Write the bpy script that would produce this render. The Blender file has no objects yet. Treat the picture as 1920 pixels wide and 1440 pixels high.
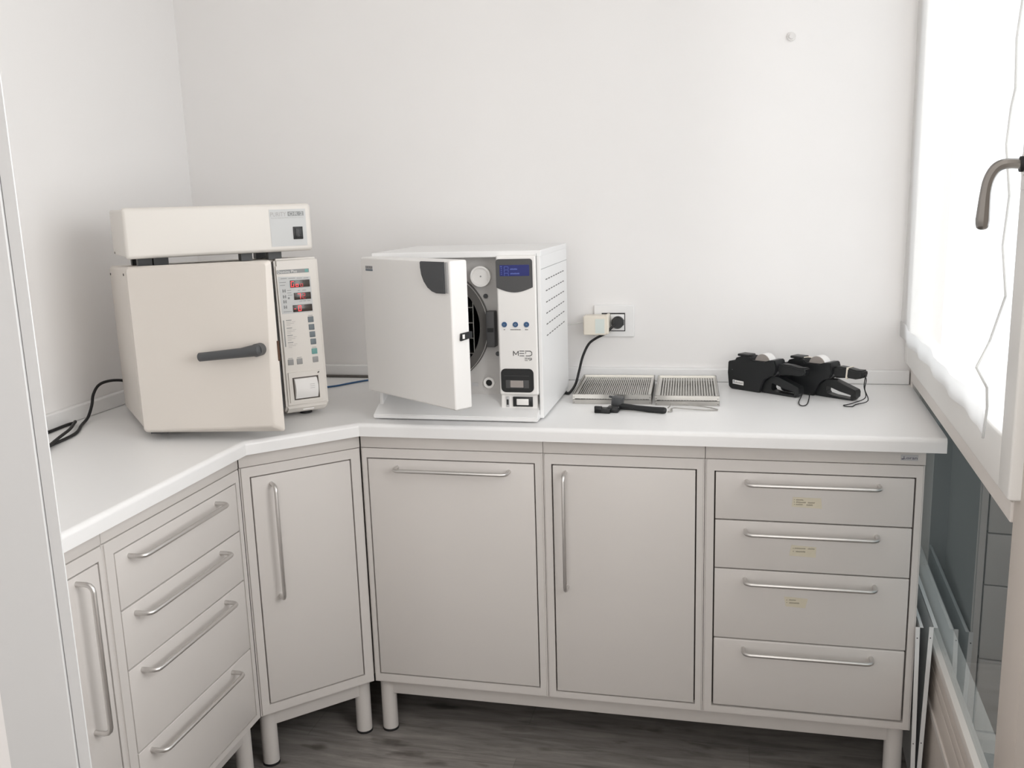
import bpy, bmesh, math, random
from mathutils import Vector, Matrix, Euler
random.seed(7)
S = bpy.context.scene
COL = S.collection

# ------------------------------------------------------------------ camera
cam_d = bpy.data.cameras.new('camera'); cam = bpy.data.objects.new('camera', cam_d); COL.objects.link(cam)
cam.location = (1.7216, -2.7650, 1.4402)
cam.rotation_euler = (1.37662, 0.03000, 0.22655)
cam_d.sensor_fit = 'HORIZONTAL'; cam_d.sensor_width = 36.0
cam_d.lens = 1714.55 / 1920 * 36.0
cam_d.clip_start = 0.05
S.camera = cam
# ------------------------------------------------------------------ world, lights, exposure
S.view_settings.view_transform = 'Standard'; S.view_settings.look = 'None'
S.view_settings.gamma = 1.0; S.view_settings.use_curve_mapping = False
S.view_settings.exposure = 0.0
S.cycles.max_bounces = 16; S.cycles.diffuse_bounces = 8; S.cycles.transparent_max_bounces = 16
w = bpy.data.worlds.new('sky'); S.world = w; w.use_nodes = True
w.node_tree.nodes['Background'].inputs[0].default_value = (0.93, 0.97, 1.0, 1)
w.node_tree.nodes['Background'].inputs[1].default_value = 2.1
def area(name, loc, rot, sx, sy, power, col):
    l = bpy.data.lights.new(name, 'AREA'); l.shape = 'RECTANGLE'; l.size = sx; l.size_y = sy
    l.energy = power; l.color = col
    o = bpy.data.objects.new(name, l); o.location = loc; o.rotation_euler = rot; COL.objects.link(o); return o
area('daylight_near_window', (2.62, -1.98, 1.68), (0, math.radians(90), 0), 1.4, 1.1, 36, (1.0, 0.98, 0.955))
area('ceiling_light', (1.25, -1.75, 2.66), (0, 0, 0), 1.1, 0.7, 1.5, (1.0, 0.965, 0.93))
area('room_light_behind', (1.9, -4.1, 1.6), (math.radians(90), 0, 0), 2.0, 1.8, 38, (1.0, 0.985, 0.97))

# ------------------------------------------------------------------ materials
MATS = {}
def mat(name, col, rough=0.5, metal=0.0, spec=0.5, noise=0.0, nscale=40, bump=0.0, emit=0, coat=0.0, ior=None):
    m = bpy.data.materials.new(name); m.use_nodes = True; nt = m.node_tree
    b = nt.nodes['Principled BSDF']
    b.inputs['Base Color'].default_value = (*col, 1); b.inputs['Roughness'].default_value = rough
    b.inputs['Metallic'].default_value = metal; b.inputs['Specular IOR Level'].default_value = spec
    b.inputs['Coat Weight'].default_value = coat
    if ior: b.inputs['IOR'].default_value = ior
    if emit:
        b.inputs['Emission Color'].default_value = (*col, 1); b.inputs['Emission Strength'].default_value = emit
    if noise or bump:
        tc = nt.nodes.new('ShaderNodeTexCoord'); n = nt.nodes.new('ShaderNodeTexNoise')
        n.inputs['Scale'].default_value = nscale; n.inputs['Detail'].default_value = 4
        nt.links.new(tc.outputs['Object'], n.inputs['Vector'])
        if noise:
            r = nt.nodes.new('ShaderNodeMapRange'); r.inputs['To Min'].default_value = 1 - noise; r.inputs['To Max'].default_value = 1 + noise
            mx = nt.nodes.new('ShaderNodeVectorMath'); mx.operation = 'SCALE'; mx.inputs[0].default_value = col
            nt.links.new(n.outputs['Fac'], r.inputs['Value']); nt.links.new(r.outputs[0], mx.inputs['Scale'])
            nt.links.new(mx.outputs[0], b.inputs['Base Color'])
        if bump:
            bp = nt.nodes.new('ShaderNodeBump'); bp.inputs['Strength'].default_value = bump; bp.inputs['Distance'].default_value = 0.002
            nt.links.new(n.outputs['Fac'], bp.inputs['Height']); nt.links.new(bp.outputs[0], b.inputs['Normal'])
    MATS[name] = m; return m
WALL = mat('wall_paint', (.82, .81, .805), .9, noise=.02, nscale=3, bump=.15, spec=.2)
CEIL = mat('ceiling_paint', (.85, .84, .82), .9)
CAB = mat('cabinet_enamel', (.65, .622, .60), .32, noise=.012, nscale=6, spec=.45)
FASC = mat('fascia_enamel', (.645, .615, .59), .4)
CTR = mat('white_laminate', (.82, .82, .82), .35, noise=.01, nscale=60)
GAP = mat('gap_shade', (.10, .085, .075), .8)  # shade inside gaps and recesses, put into a dark colour
CHROME = mat('satin_steel', (.70, .685, .67), .40, metal=1.0)
STEEL = mat('tray_steel', (.60, .59, .56), .30, metal=1.0, noise=.1, nscale=30)
STEELD = mat('tray_steel_dark', (.40, .39, .37), .38, metal=1.0, noise=.25, nscale=20)  # darker, more mottled steel for the lower trays and the tongs
CREAM = mat('cream_enamel', (.71, .665, .615), .38, noise=.01, nscale=8)
CREAM2 = mat('cream_plastic', (.69, .66, .62), .4)
WHITEP = mat('white_plastic', (.80, .79, .775), .35)
WHITEM = mat('white_painted_steel', (.80, .80, .80), .4)
GREYPL = mat('grey_inner_plate', (.52, .51, .50), .5)
DGREY = mat('dark_grey_plastic', (.065, .065, .067), .45)
MGREY = mat('charcoal_plastic', (.07, .073, .077), .42)
BLACK = mat('black_plastic', (.010, .011, .012), .42)
RUBBER = mat('black_rubber', (.012, .012, .013), .6)
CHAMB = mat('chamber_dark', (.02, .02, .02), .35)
RINGM = mat('ring_seal_grey', (.10, .095, .09), .5)
PALEG = mat('pale_grey_overlay', (.56, .57, .57), .5)
MIDG = mat('mid_grey_ink', (.28, .29, .29), .6)
LINEG = mat('light_grey_ink', (.40, .39, .385), .6)
BTN = mat('slate_button', (.15, .18, .20), .5)
TEAL = mat('teal_button', (.14, .34, .32), .5)
BTNG = mat('grey_button', (.30, .30, .30), .5)
DISP = mat('led_window', (.045, .035, .03), .25)
RED = mat('red_led', (1.0, .05, .06), .5, emit=1.4)
REDDIM = mat('red_led_dim', (.6, .04, .05), .5, emit=.35)
LCD = mat('blue_lcd', (.012, .018, .13), .3, emit=.1)
LCDT = mat('lcd_text', (.10, .14, .40), .3, emit=.2)
BLUEB = mat('blue_button', (.03, .09, .20), .4)
INK = mat('black_ink', (.04, .04, .04), .6)
VIOL = mat('violet_ink', (.05, .04, .09), .5)
PLATE = mat('plate_grey', (.48, .48, .49), .4)
BLUEG = mat('blue_grey_ink', (.16, .19, .22), .5)
PAPER = mat('paper', (.80, .79, .78), .8)
TAPE = mat('yellowed_tape', (.66, .61, .49), .6, noise=.05, nscale=80)
SCRIB = mat('brown_pen', (.09, .075, .045), .7)
RUST = mat('rust', (.10, .05, .03), .8)
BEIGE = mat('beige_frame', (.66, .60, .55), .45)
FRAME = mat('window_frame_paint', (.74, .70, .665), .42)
LABELP = mat('pale_green_label', (.66, .72, .69), .5)
ADAPT = mat('ivory_plastic', (.78, .73, .64), .45)
CORDW = mat('white_cord', (.62, .62, .60), .5)
BLUEC = mat('blue_tube', (.02, .09, .22), .4)
GREYC = mat('grey_cable', (.12, .11, .10), .6)
BRONZE = mat('pewter_handle', (.30, .285, .27), .32, metal=1.0)
PANELM = mat('white_sheet_metal', (.72, .73, .73), .4)
CORE = mat('roll_core_grey', (.33, .30, .28), .7)
CASE = mat('casing_paint', (.55, .555, .56), .5)
CLEAR = mat('clear_knob', (.70, .69, .68), .15)

# outdoor dark glass: absorbs, mirrors the room
def dark_glass():
    m = bpy.data.materials.new('dark_glass'); m.use_nodes = True; nt = m.node_tree; nt.nodes.clear()
    o = nt.nodes.new('ShaderNodeOutputMaterial'); t = nt.nodes.new('ShaderNodeBsdfTransparent'); g = nt.nodes.new('ShaderNodeBsdfGlossy')
    t.inputs[0].default_value = (.53, .555, .555, 1); g.inputs['Roughness'].default_value = .012
    f = nt.nodes.new('ShaderNodeFresnel'); f.inputs['IOR'].default_value = 2.3; mx = nt.nodes.new('ShaderNodeMixShader')
    ge = nt.nodes.new('ShaderNodeNewGeometry'); sb = nt.nodes.new('ShaderNodeMath'); sb.operation = 'SUBTRACT'; sb.use_clamp = True
    nt.links.new(f.outputs[0], sb.inputs[0]); nt.links.new(ge.outputs['Backfacing'], sb.inputs[1])   # the inner side of each face passes light on
    nt.links.new(sb.outputs[0], mx.inputs[0]); nt.links.new(t.outputs[0], mx.inputs[1]); nt.links.new(g.outputs[0], mx.inputs[2]); nt.links.new(mx.outputs[0], o.inputs[0]); return m
TINT = dark_glass()
CONC = mat('grey_render', (.19, .20, .20), .9, noise=.1, nscale=8)
# clear pane: mostly transparent
def glass_clear():
    m = bpy.data.materials.new('clear_glass'); m.use_nodes = True; nt = m.node_tree; nt.nodes.clear()
    o = nt.nodes.new('ShaderNodeOutputMaterial'); t = nt.nodes.new('ShaderNodeBsdfTransparent'); g = nt.nodes.new('ShaderNodeBsdfGlossy')
    g.inputs['Roughness'].default_value = .02; mx = nt.nodes.new('ShaderNodeMixShader'); mx.inputs[0].default_value = .06
    nt.links.new(t.outputs[0], mx.inputs[1]); nt.links.new(g.outputs[0], mx.inputs[2]); nt.links.new(mx.outputs[0], o.inputs[0]); return m
CLRG = glass_clear()
def cloth(name, transp, col):
    m = bpy.data.materials.new(name); m.use_nodes = True; nt = m.node_tree; nt.nodes.clear()
    o = nt.nodes.new('ShaderNodeOutputMaterial'); t = nt.nodes.new('ShaderNodeBsdfTransparent')
    d = nt.nodes.new('ShaderNodeBsdfDiffuse'); tr = nt.nodes.new('ShaderNodeBsdfTranslucent')
    d.inputs[0].default_value = (*col, 1); tr.inputs[0].default_value = (*col, 1)
    a = nt.nodes.new('ShaderNodeMixShader'); a.inputs[0].default_value = .55
    b = nt.nodes.new('ShaderNodeMixShader'); b.inputs[0].default_value = transp
    nt.links.new(d.outputs[0], a.inputs[1]); nt.links.new(tr.outputs[0], a.inputs[2])
    nt.links.new(a.outputs[0], b.inputs[1]); nt.links.new(t.outputs[0], b.inputs[2]); nt.links.new(b.outputs[0], o.inputs[0]); return m
SHEER = cloth('sheer_voile', .60, (.92, .92, .92))
HEM = cloth('voile_hem', .12, (.72, .72, .71))
HEMB = cloth('voile_hem_band', .20, (.80, .80, .80))
SASHP = mat('sash_paint', (.83, .82, .80), .4)

def floor_mat():
    m = bpy.data.materials.new('grey_wood_vinyl'); m.use_nodes = True; nt = m.node_tree; b = nt.nodes['Principled BSDF']
    L = nt.links.new; N = nt.nodes.new
    tc = N('ShaderNodeTexCoord'); mp = N('ShaderNodeMapping'); L(tc.outputs['Object'], mp.inputs[0])
    br = N('ShaderNodeTexBrick'); br.inputs['Scale'].default_value = 1; br.inputs['Brick Width'].default_value = 1.2; br.inputs['Row Height'].default_value = .16
    br.inputs['Mortar Size'].default_value = .0012; br.inputs['Color1'].default_value = (.42, .42, .42, 1); br.inputs['Color2'].default_value = (.62, .62, .62, 1); br.inputs['Mortar'].default_value = (.3, .3, .3, 1)
    L(mp.outputs[0], br.inputs['Vector'])
    m2 = N('ShaderNodeMapping'); m2.inputs['Scale'].default_value = (1.6, 12, 1); L(tc.outputs['Object'], m2.inputs[0])
    n1 = N('ShaderNodeTexNoise'); n1.inputs['Scale'].default_value = 3; n1.inputs['Detail'].default_value = 8; n1.inputs['Roughness'].default_value = .65; n1.inputs['Distortion'].default_value = .6
    L(m2.outputs[0], n1.inputs['Vector'])
    cr = N('ShaderNodeValToRGB'); e = cr.color_ramp.elements
    e[0].position = .25; e[0].color = (.085, .078, .073, 1); e[1].position = .72; e[1].color = (.32, .30, .28, 1)
    k = cr.color_ramp.elements.new(.45); k.color = (.20, .186, .176, 1)
    L(n1.outputs['Fac'], cr.inputs[0])
    n2 = N('ShaderNodeTexNoise'); n2.inputs['Scale'].default_value = 2.2; n2.inputs['Detail'].default_value = 3
    m3 = N('ShaderNodeMapping'); m3.inputs['Scale'].default_value = (2.5, 7, 1); m3.inputs['Location'].default_value = (3, 1, 0)
    L(tc.outputs['Object'], m3.inputs[0]); L(m3.outputs[0], n2.inputs['Vector'])
    kr = N('ShaderNodeValToRGB'); kr.color_ramp.elements[0].position = .60; kr.color_ramp.elements[0].color = (1, 1, 1, 1); kr.color_ramp.elements[1].position = .70; kr.color_ramp.elements[1].color = (.45, .43, .42, 1)
    L(n2.outputs['Fac'], kr.inputs[0])
    x1 = N('ShaderNodeMix'); x1.data_type = 'RGBA'; x1.blend_type = 'MULTIPLY'; x1.inputs[0].default_value = 1
    L(cr.outputs[0], x1.inputs[6]); L(kr.outputs[0], x1.inputs[7])
    x2 = N('ShaderNodeMix'); x2.data_type = 'RGBA'; x2.blend_type = 'OVERLAY'; x2.inputs[0].default_value = .5
    L(x1.outputs[2], x2.inputs[6]); L(br.outputs['Color'], x2.inputs[7]); L(x2.outputs[2], b.inputs['Base Color'])
    b.inputs['Roughness'].default_value = .42
    return m
FLOOR = floor_mat()

# ------------------------------------------------------------------ mesh builder
class B:
    def __init__(s): s.bm = bmesh.new()
    def _fin(s, faces, mi):
        for f in faces: f.material_index = mi
    def box(s, x0, x1, y0, y1, z0, z1, mi=0, bev=0, seg=3, M=None):
        t = bmesh.new(); bmesh.ops.create_cube(t, size=1)
        for v in t.verts:
            v.co = Vector(((x0 + x1) / 2 + v.co.x * (x1 - x0), (y0 + y1) / 2 + v.co.y * (y1 - y0), (z0 + z1) / 2 + v.co.z * (z1 - z0)))
        if bev: bmesh.ops.bevel(t, geom=t.edges[:], offset=bev, segments=seg, affect='EDGES', profile=.5)
        s._merge(t, mi, M); return s
    def _merge(s, t, mi, M=None):
        if M is not None: bmesh.ops.transform(t, matrix=M, verts=t.verts)
        bmesh.ops.recalc_face_normals(t, faces=t.faces)
        for f in t.faces: f.material_index = mi
        me = bpy.data.meshes.new('tmp'); t.to_mesh(me); t.free(); s.bm.from_mesh(me); bpy.data.meshes.remove(me)
    def prism(s, pts, ext, mi=0, bev=0, seg=2, M=None, holes=None):
        """polygon (3d points) extruded by vector ext, optional holes"""
        t = bmesh.new(); ext = Vector(ext)
        loops = [pts] + (holes or [])
        es = []; rings = []
        for lp in loops:
            vs = [t.verts.new(Vector(p)) for p in lp]; rings.append(vs)
            es += [t.edges.new((vs[i], vs[(i + 1) % len(vs)])) for i in range(len(vs))]
        if holes:
            r = bmesh.ops.triangle_fill(t, edges=es, use_beauty=True)
            bot = [g for g in r['geom'] if isinstance(g, bmesh.types.BMFace)]
        else: bot = [t.faces.new(rings[0])]
        r = bmesh.ops.duplicate(t, geom=bot); m = r['vert_map']
        for vs in rings:
            tv = [m[v] for v in vs]
            for v in tv: v.co += ext
            for i in range(len(vs)):
                j = (i + 1) % len(vs)
                t.faces.new((vs[i], vs[j], tv[j], tv[i]))
        bmesh.ops.recalc_face_normals(t, faces=t.faces)
        if bev: bmesh.ops.bevel(t, geom=[e for e in t.edges if e.calc_face_angle(0) > .5], offset=bev, segments=seg, affect='EDGES')
        s._merge(t, mi, M); return s
    def tube(s, pts, r, seg=12, mi=0, closed=False, smooth=0, cap=True):
        P = [Vector(p) for p in pts]
        R = list(r) if isinstance(r, (list, tuple)) else [r] * len(P)
        if smooth: P, R = catmull(P, R, smooth, closed)
        t = bmesh.new(); n = len(P); rings = []
        def tan(i):
            if closed: return (P[(i + 1) % n] - P[i - 1]).normalized()
            return (P[min(i + 1, n - 1)] - P[max(i - 1, 0)]).normalized()
        T = tan(0); U = T.orthogonal().normalized()
        for i in range(n):
            T2 = tan(i); U = (U - T2 * U.dot(T2)).normalized(); V = T2.cross(U)
            rings.append([t.verts.new(P[i] + (U * math.cos(2 * math.pi * k / seg) + V * math.sin(2 * math.pi * k / seg)) * R[i]) for k in range(seg)])
        for i in range(n if closed else n - 1):
            a, b = rings[i], rings[(i + 1) % n]
            for k in range(seg): t.faces.new((a[k], a[(k + 1) % seg], b[(k + 1) % seg], b[k]))
        if cap and not closed: t.faces.new(rings[0][::-1]); t.faces.new(rings[-1])
        s._merge(t, mi); return s
    def cyl(s, p0, p1, r, seg=24, mi=0, r2=None):
        p0, p1 = Vector(p0), Vector(p1)
        return s.tube([p0, p1], [r, r2 if r2 is not None else r], seg, mi)
    def ring(s, c, ax, r0, r1, h, seg=48, mi=0):
        """annular cylinder centred c, axis ax, inner r0, outer r1, height h along ax"""
        c = Vector(c); ax = Vector(ax).normalized(); U = ax.orthogonal().normalized(); V = ax.cross(U)
        t = bmesh.new(); L = []
        for (r, hh) in ((r0, 0), (r1, 0), (r1, h), (r0, h)):
            L.append([t.verts.new(c + ax * hh + (U * math.cos(2 * math.pi * k / seg) + V * math.sin(2 * math.pi * k / seg)) * r) for k in range(seg)])
        for a in range(4):
            A, C2 = L[a], L[(a + 1) % 4]
            for k in range(seg): t.faces.new((A[k], A[(k + 1) % seg], C2[(k + 1) % seg], C2[k]))
        s._merge(t, mi); return s
    def quad(s, pts, mi=0):
        vs = [s.bm.verts.new(Vector(p)) for p in pts]; f = s.bm.faces.new(vs); f.material_index = mi; return s
    def text(s, txt, width, height, M, mi=0, depth=.0003):
        c = bpy.data.curves.new('t', 'FONT'); c.body = txt; c.size = 1; c.extrude = 0; c.resolution_u = 2
        o = bpy.data.objects.new('t', c); COL.objects.link(o)
        dg = bpy.context.evaluated_depsgraph_get(); me = bpy.data.meshes.new_from_object(o.evaluated_get(dg))
        bpy.data.objects.remove(o); bpy.data.curves.remove(c)
        t = bmesh.new(); t.from_mesh(me); bpy.data.meshes.remove(me)
        xs = [v.co.x for v in t.verts]; ys = [v.co.y for v in t.verts]
        sx = width / (max(xs) - min(xs)); sy = height / (max(ys) - min(ys)); x0 = min(xs); y0 = min(ys)
        for v in t.verts: v.co = Vector(((v.co.x - x0) * sx, -depth, (v.co.y - y0) * sy))
        bmesh.ops.transform(t, matrix=M, verts=t.verts)
        for f in t.faces: f.material_index = mi
        m2 = bpy.data.meshes.new('tmp'); t.to_mesh(m2); t.free(); s.bm.from_mesh(m2); bpy.data.meshes.remove(m2); return s
    def build(s, name, mats, parent=None, world=False, smooth=True, wn=False):
        if not isinstance(mats, (list, tuple)): mats = [mats]
        me = bpy.data.meshes.new(name)
        if world and parent is not None:
            bmesh.ops.transform(s.bm, matrix=root_matrix(parent).inverted(), verts=s.bm.verts)
        s.bm.to_mesh(me); s.bm.free()
        for m in mats: me.materials.append(m)
        if smooth:
            me.polygons.foreach_set('use_smooth', [True] * len(me.polygons)); me.set_sharp_from_angle(angle=math.radians(38))
        o = bpy.data.objects.new(name, me); COL.objects.link(o)
        if parent is not None: o.parent = parent
        if wn:
            md = o.modifiers.new('wn', 'WEIGHTED_NORMAL'); md.keep_sharp = True
        return o
def catmull(P, R, k, closed):
    out, ro = [], []; n = len(P)
    for i in range(n if closed else n - 1):
        if closed: a, b, c, d = P[i - 1], P[i], P[(i + 1) % n], P[(i + 2) % n]; r0, r1 = R[i], R[(i + 1) % n]
        else: a, b, c, d = P[max(i - 1, 0)], P[i], P[i + 1], P[min(i + 2, n - 1)]; r0, r1 = R[i], R[i + 1]
        for j in range(k):
            t = j / k
            out.append(.5 * ((2 * b) + (c - a) * t + (2 * a - 5 * b + 4 * c - d) * t * t + (3 * b - a - 3 * c + d) * t ** 3)); ro.append(r0 + (r1 - r0) * t)
    if not closed: out.append(P[-1]); ro.append(R[-1])
    return out, ro
def root_matrix(o):
    while o.parent is not None: o = o.parent
    return Matrix.Translation(o.location) @ o.rotation_euler.to_matrix().to_4x4()
def thing(name, label, cat, loc=(0, 0, 0), rot=(0, 0, 0), group=None):
    o = bpy.data.objects.new(name, None); COL.objects.link(o); o.empty_display_size = .05
    o.location = loc; o.rotation_euler = rot; o['label'] = label; o['category'] = cat
    if group: o['group'] = group
    return o
def tag(o, label, cat, group=None):
    o['label'] = label; o['category'] = cat
    if group: o['group'] = group
    return o
def struct(o, label=None):
    o['kind'] = 'structure'
    if label: o['label'] = label
    return o
def origin(o, p):
    """move the origin of a one-mesh thing to p (world) keeping the shape"""
    p = Vector(p); o.data.transform(Matrix.Translation(-p)); o.location = p; return o

# key dimensions
D = .603; X1, X2, X3, X4 = .797, 1.283, 1.680, 2.172; XL = .573; YD = -.827; YL = -1.338
ZF, ZB, ZC = .827, .162, .900
K = .055; NL = math.hypot(1, K)          # the window wall runs a few degrees off square

# ------------------------------------------------------------------ room shell
struct(B().box(-.1, 3.2, -4.3, .1, -.05, 0).build('floor', FLOOR, smooth=False), 'grey wood-look vinyl floor')
struct(B().box(-.1, 3.2, -4.3, .1, 2.72, 2.80).build('ceiling', CEIL, smooth=False), 'white ceiling')
struct(B().box(-.1, 2.30, 0, .1, 0, 2.72).build('wall_back', WALL, smooth=False), 'white painted wall behind the counter')
struct(B().box(-.1, 0, -4.2, 0, 0, 2.72).build('wall_left', WALL, smooth=False), 'white painted wall on the left')
struct(B().box(-.1, 3.2, -4.3, -4.2, 0, 2.72).build('wall_rear', WALL, smooth=False), 'white wall behind the viewer')
# partition with doorway casing in the left foreground
struct(B().box(0, .86, -1.88, -1.80, 0, 2.72).build('wall_partition', WALL, smooth=False), 'partition wall in the left foreground')
struct(B().box(.8527, .9512, -1.900, -1.888, 0, 2.15, bev=.001, seg=2).build('trim_1', CASE, smooth=False), 'flat white door casing at the left edge')
struct(B().box(.86, .932, -1.8795, -1.862, 0, 2.15, 0).box(.9525, .9685, -1.8975, -1.8958, 0, 2.15, 1).box(.9525, .9600, -1.8958, -1.8930, 0, 2.15, 1).box(.900, .9530, -1.8930, -1.8890, 0, 2.15, 0).build('trim_2', [GAP, CASE], smooth=False), 'narrow white door jamb edge beside the casing')

# window wall frame of reference
WR = Euler((0, 0, -math.atan(K)))
def wthing(name): 
    o = bpy.data.objects.new(name, None); COL.objects.link(o); o.location = (2.24, 0, 0); o.rotation_euler = WR; return o
win = wthing('window_1'); struct(win, 'tall white window with sash above and fixed dark pane below')
B().box(0, .07, -.05, 0.01, .0, 2.45, bev=.003).build('side_jamb', FRAME, win)
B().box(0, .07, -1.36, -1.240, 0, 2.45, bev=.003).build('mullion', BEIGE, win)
# transom between the upper sash and lower pane, stepped profile
b = B(); b.box(0, .07, -1.240, -.05, .9186, .975, bev=.002); b.box(-.004, .02, -1.240, -.05, .9186, .953, bev=.002)
b.build('transom', FRAME, win)
B().box(0, .07, -1.36, .01, 2.38, 2.45).build('head_rail', FRAME, win)
# opening sash (closed), proud of the frame
sash = B()
sx0, sx1 = -.018, .035
sash.box(sx0, sx1, -1.207, -.075, .966, 1.053, bev=.004)
sash.box(sx0, sx1, -1.207, -.075, 2.30, 2.38, bev=.004)
sash.box(sx0, sx1, -.077, -.006, .966, 2.38, bev=.004)
sash.box(sx0, sx1, -1.2785, -1.207, .966, 2.38, bev=.004)
so = sash.build('sash_frame', SASHP, win)
B().box(.012, .016, -1.21, -.07, 1.04, 2.31).build('pane', CLRG, so)
B().box(.03, .05, -1.21, -.07, 1.02, 1.035).build('glazing_bead', FRAME, so)
# lever handle on the sash stile
hd = B(); hy = -1.236
hd.cyl((-.018, hy, 1.476), (-.0225, hy, 1.476), .017, 28, 1)
hd.box(-.0215, -.0180, hy - .0125, hy + .0125, 1.438, 1.512, 1, bev=.0015)
hd.cyl((-.022, hy, 1.476), (-.027, hy, 1.476), .0115, 24, 2)
hd.build('handle_rosette', [BRONZE, CHROME, RUBBER], so)
hl = B()
hl.tube([(-.024, hy, 1.476), (-.036, hy, 1.4775), (-.050, hy, 1.4765), (-.060, hy, 1.470), (-.0675, hy, 1.455), (-.0705, hy, 1.437), (-.0715, hy, 1.415), (-.0720, hy, 1.395), (-.0720, hy, 1.384), (-.0720, hy, 1.3805)],
        [.0075, .0075, .0078, .008, .0078, .0078, .009, .0102, .0085, .003], 8, smooth=3)
hl.build('handle', BRONZE, so)
# lower fixed pane, ledge and boarded rail
B().box(.0225, .028, -1.245, -.045, .36, .925).build('lower_pane', TINT, win)
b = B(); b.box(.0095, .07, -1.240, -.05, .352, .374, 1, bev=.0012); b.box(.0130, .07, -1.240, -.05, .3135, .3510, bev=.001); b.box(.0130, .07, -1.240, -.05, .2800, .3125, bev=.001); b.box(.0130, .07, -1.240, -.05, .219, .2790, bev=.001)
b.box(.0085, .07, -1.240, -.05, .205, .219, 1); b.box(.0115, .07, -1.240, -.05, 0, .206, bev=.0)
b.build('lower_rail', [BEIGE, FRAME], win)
win2 = wthing('wall_right'); struct(win2, 'wall on the window side nearer the viewer')
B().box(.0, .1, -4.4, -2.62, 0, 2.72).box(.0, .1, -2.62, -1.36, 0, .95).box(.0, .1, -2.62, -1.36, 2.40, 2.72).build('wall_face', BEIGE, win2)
B().box(.0, .1, -1.36, .08, 2.45, 2.72).build('wall_face', WALL, win2)
# outside sill below the pane
win3 = wthing('window_2'); struct(win3, 'neighbouring window nearer the viewer, outside the frame')
b = B(); b.box(0, .06, -1.43, -1.36, .95, 2.40, bev=.003); b.box(0, .06, -2.62, -2.55, .95, 2.40, bev=.003); b.box(0, .06, -2.55, -1.43, .95, 1.02, bev=.003); b.box(0, .06, -2.55, -1.43, 2.33, 2.40, bev=.003)
b.build('sash_frame', SASHP, win3); B().box(.025, .029, -2.56, -1.42, 1.01, 2.34).build('pane', CLRG, win3)
out = wthing('trim_3'); struct(out, 'pale outside sill beyond the window')
B().box(.075, .20, -1.4, .0, .985, 1.005).build('sill_board', FRAME, out)
B().box(1.5, 1.6, -4.0, .5, -.2, .70).box(.12, 1.6, .35, .45, -.2, .70).box(.07, 1.6, -4.0, 2.5, -.3, -.2).build('parapet', CONC, out)

# sheer curtain hung on the sash
def curtain():
    root = thing('curtain', 'sheer white voile curtain hanging over the window sash', 'curtain', (2.24, 0, 0), WR)
    edge = [(2.36, -1.15), (2.1, -1.140), (1.9, -1.15), (1.72, -1.144), (1.67, -1.126), (1.594, -1.1437), (1.568, -1.1233), (1.51, -1.108), (1.43, -1.1525), (1.35, -1.129), (1.273, -1.170), (1.1858, -1.0758), (1.1428, -1.0946), (1.126, -1.185), (1.097, -1.196), (1.06, -1.186), (1.040, -1.180)]
    nz = len(edge); ny = 90
    bm = B(); g = []
    for i, (z, ye) in enumerate(edge):
        row = []
        for j in range(ny + 1):
            u = j / ny; y = -.004 + (ye + .004) * u
            amp = .0035 * min(1, .25 + (2.4 - z) * .5)
            x = -.0300 + amp * math.sin(u * 34 + .8 * math.sin(z * 5)) + (.010 * max(0, (u - .93) / .07) * (1 if z > 1.15 else -1.2))
            zz = z
            if i == nz - 1: zz = 1.0395 - .0025 * math.sin(u * 12)
            row.append(bm.bm.verts.new((x, y, zz)))
        g.append(row)
    for i in range(nz - 1):
        for j in range(ny):
            bm.bm.faces.new((g[i][j], g[i][j + 1], g[i + 1][j + 1], g[i + 1][j]))
    ept = [tuple(r[-1].co) for r in g]; bpt = [tuple(v.co) for v in g[-1]]
    bm.build('cloth', SHEER, root)
    b = B(); b.tube(ept, .0022, 6); b.build('side_hem', HEM, root)
    b = B()
    top = [(p[0] - .0012, p[1], p[2] + .042 + .0015 * math.sin(k * .21)) for k, p in enumerate(bpt)]
    for k in range(len(bpt) - 1):
        b.quad([(bpt[k][0] - .0012, bpt[k][1], bpt[k][2]), (bpt[k + 1][0] - .0012, bpt[k + 1][1], bpt[k + 1][2]), top[k + 1], top[k]])
    b.build('bottom_hem', HEMB, root)
    B().tube([(-.03, -.004, 2.362), (-.03, -1.2, 2.362)], .004, 10).build('curtain_rod', CHROME, root)
curtain()

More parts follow.
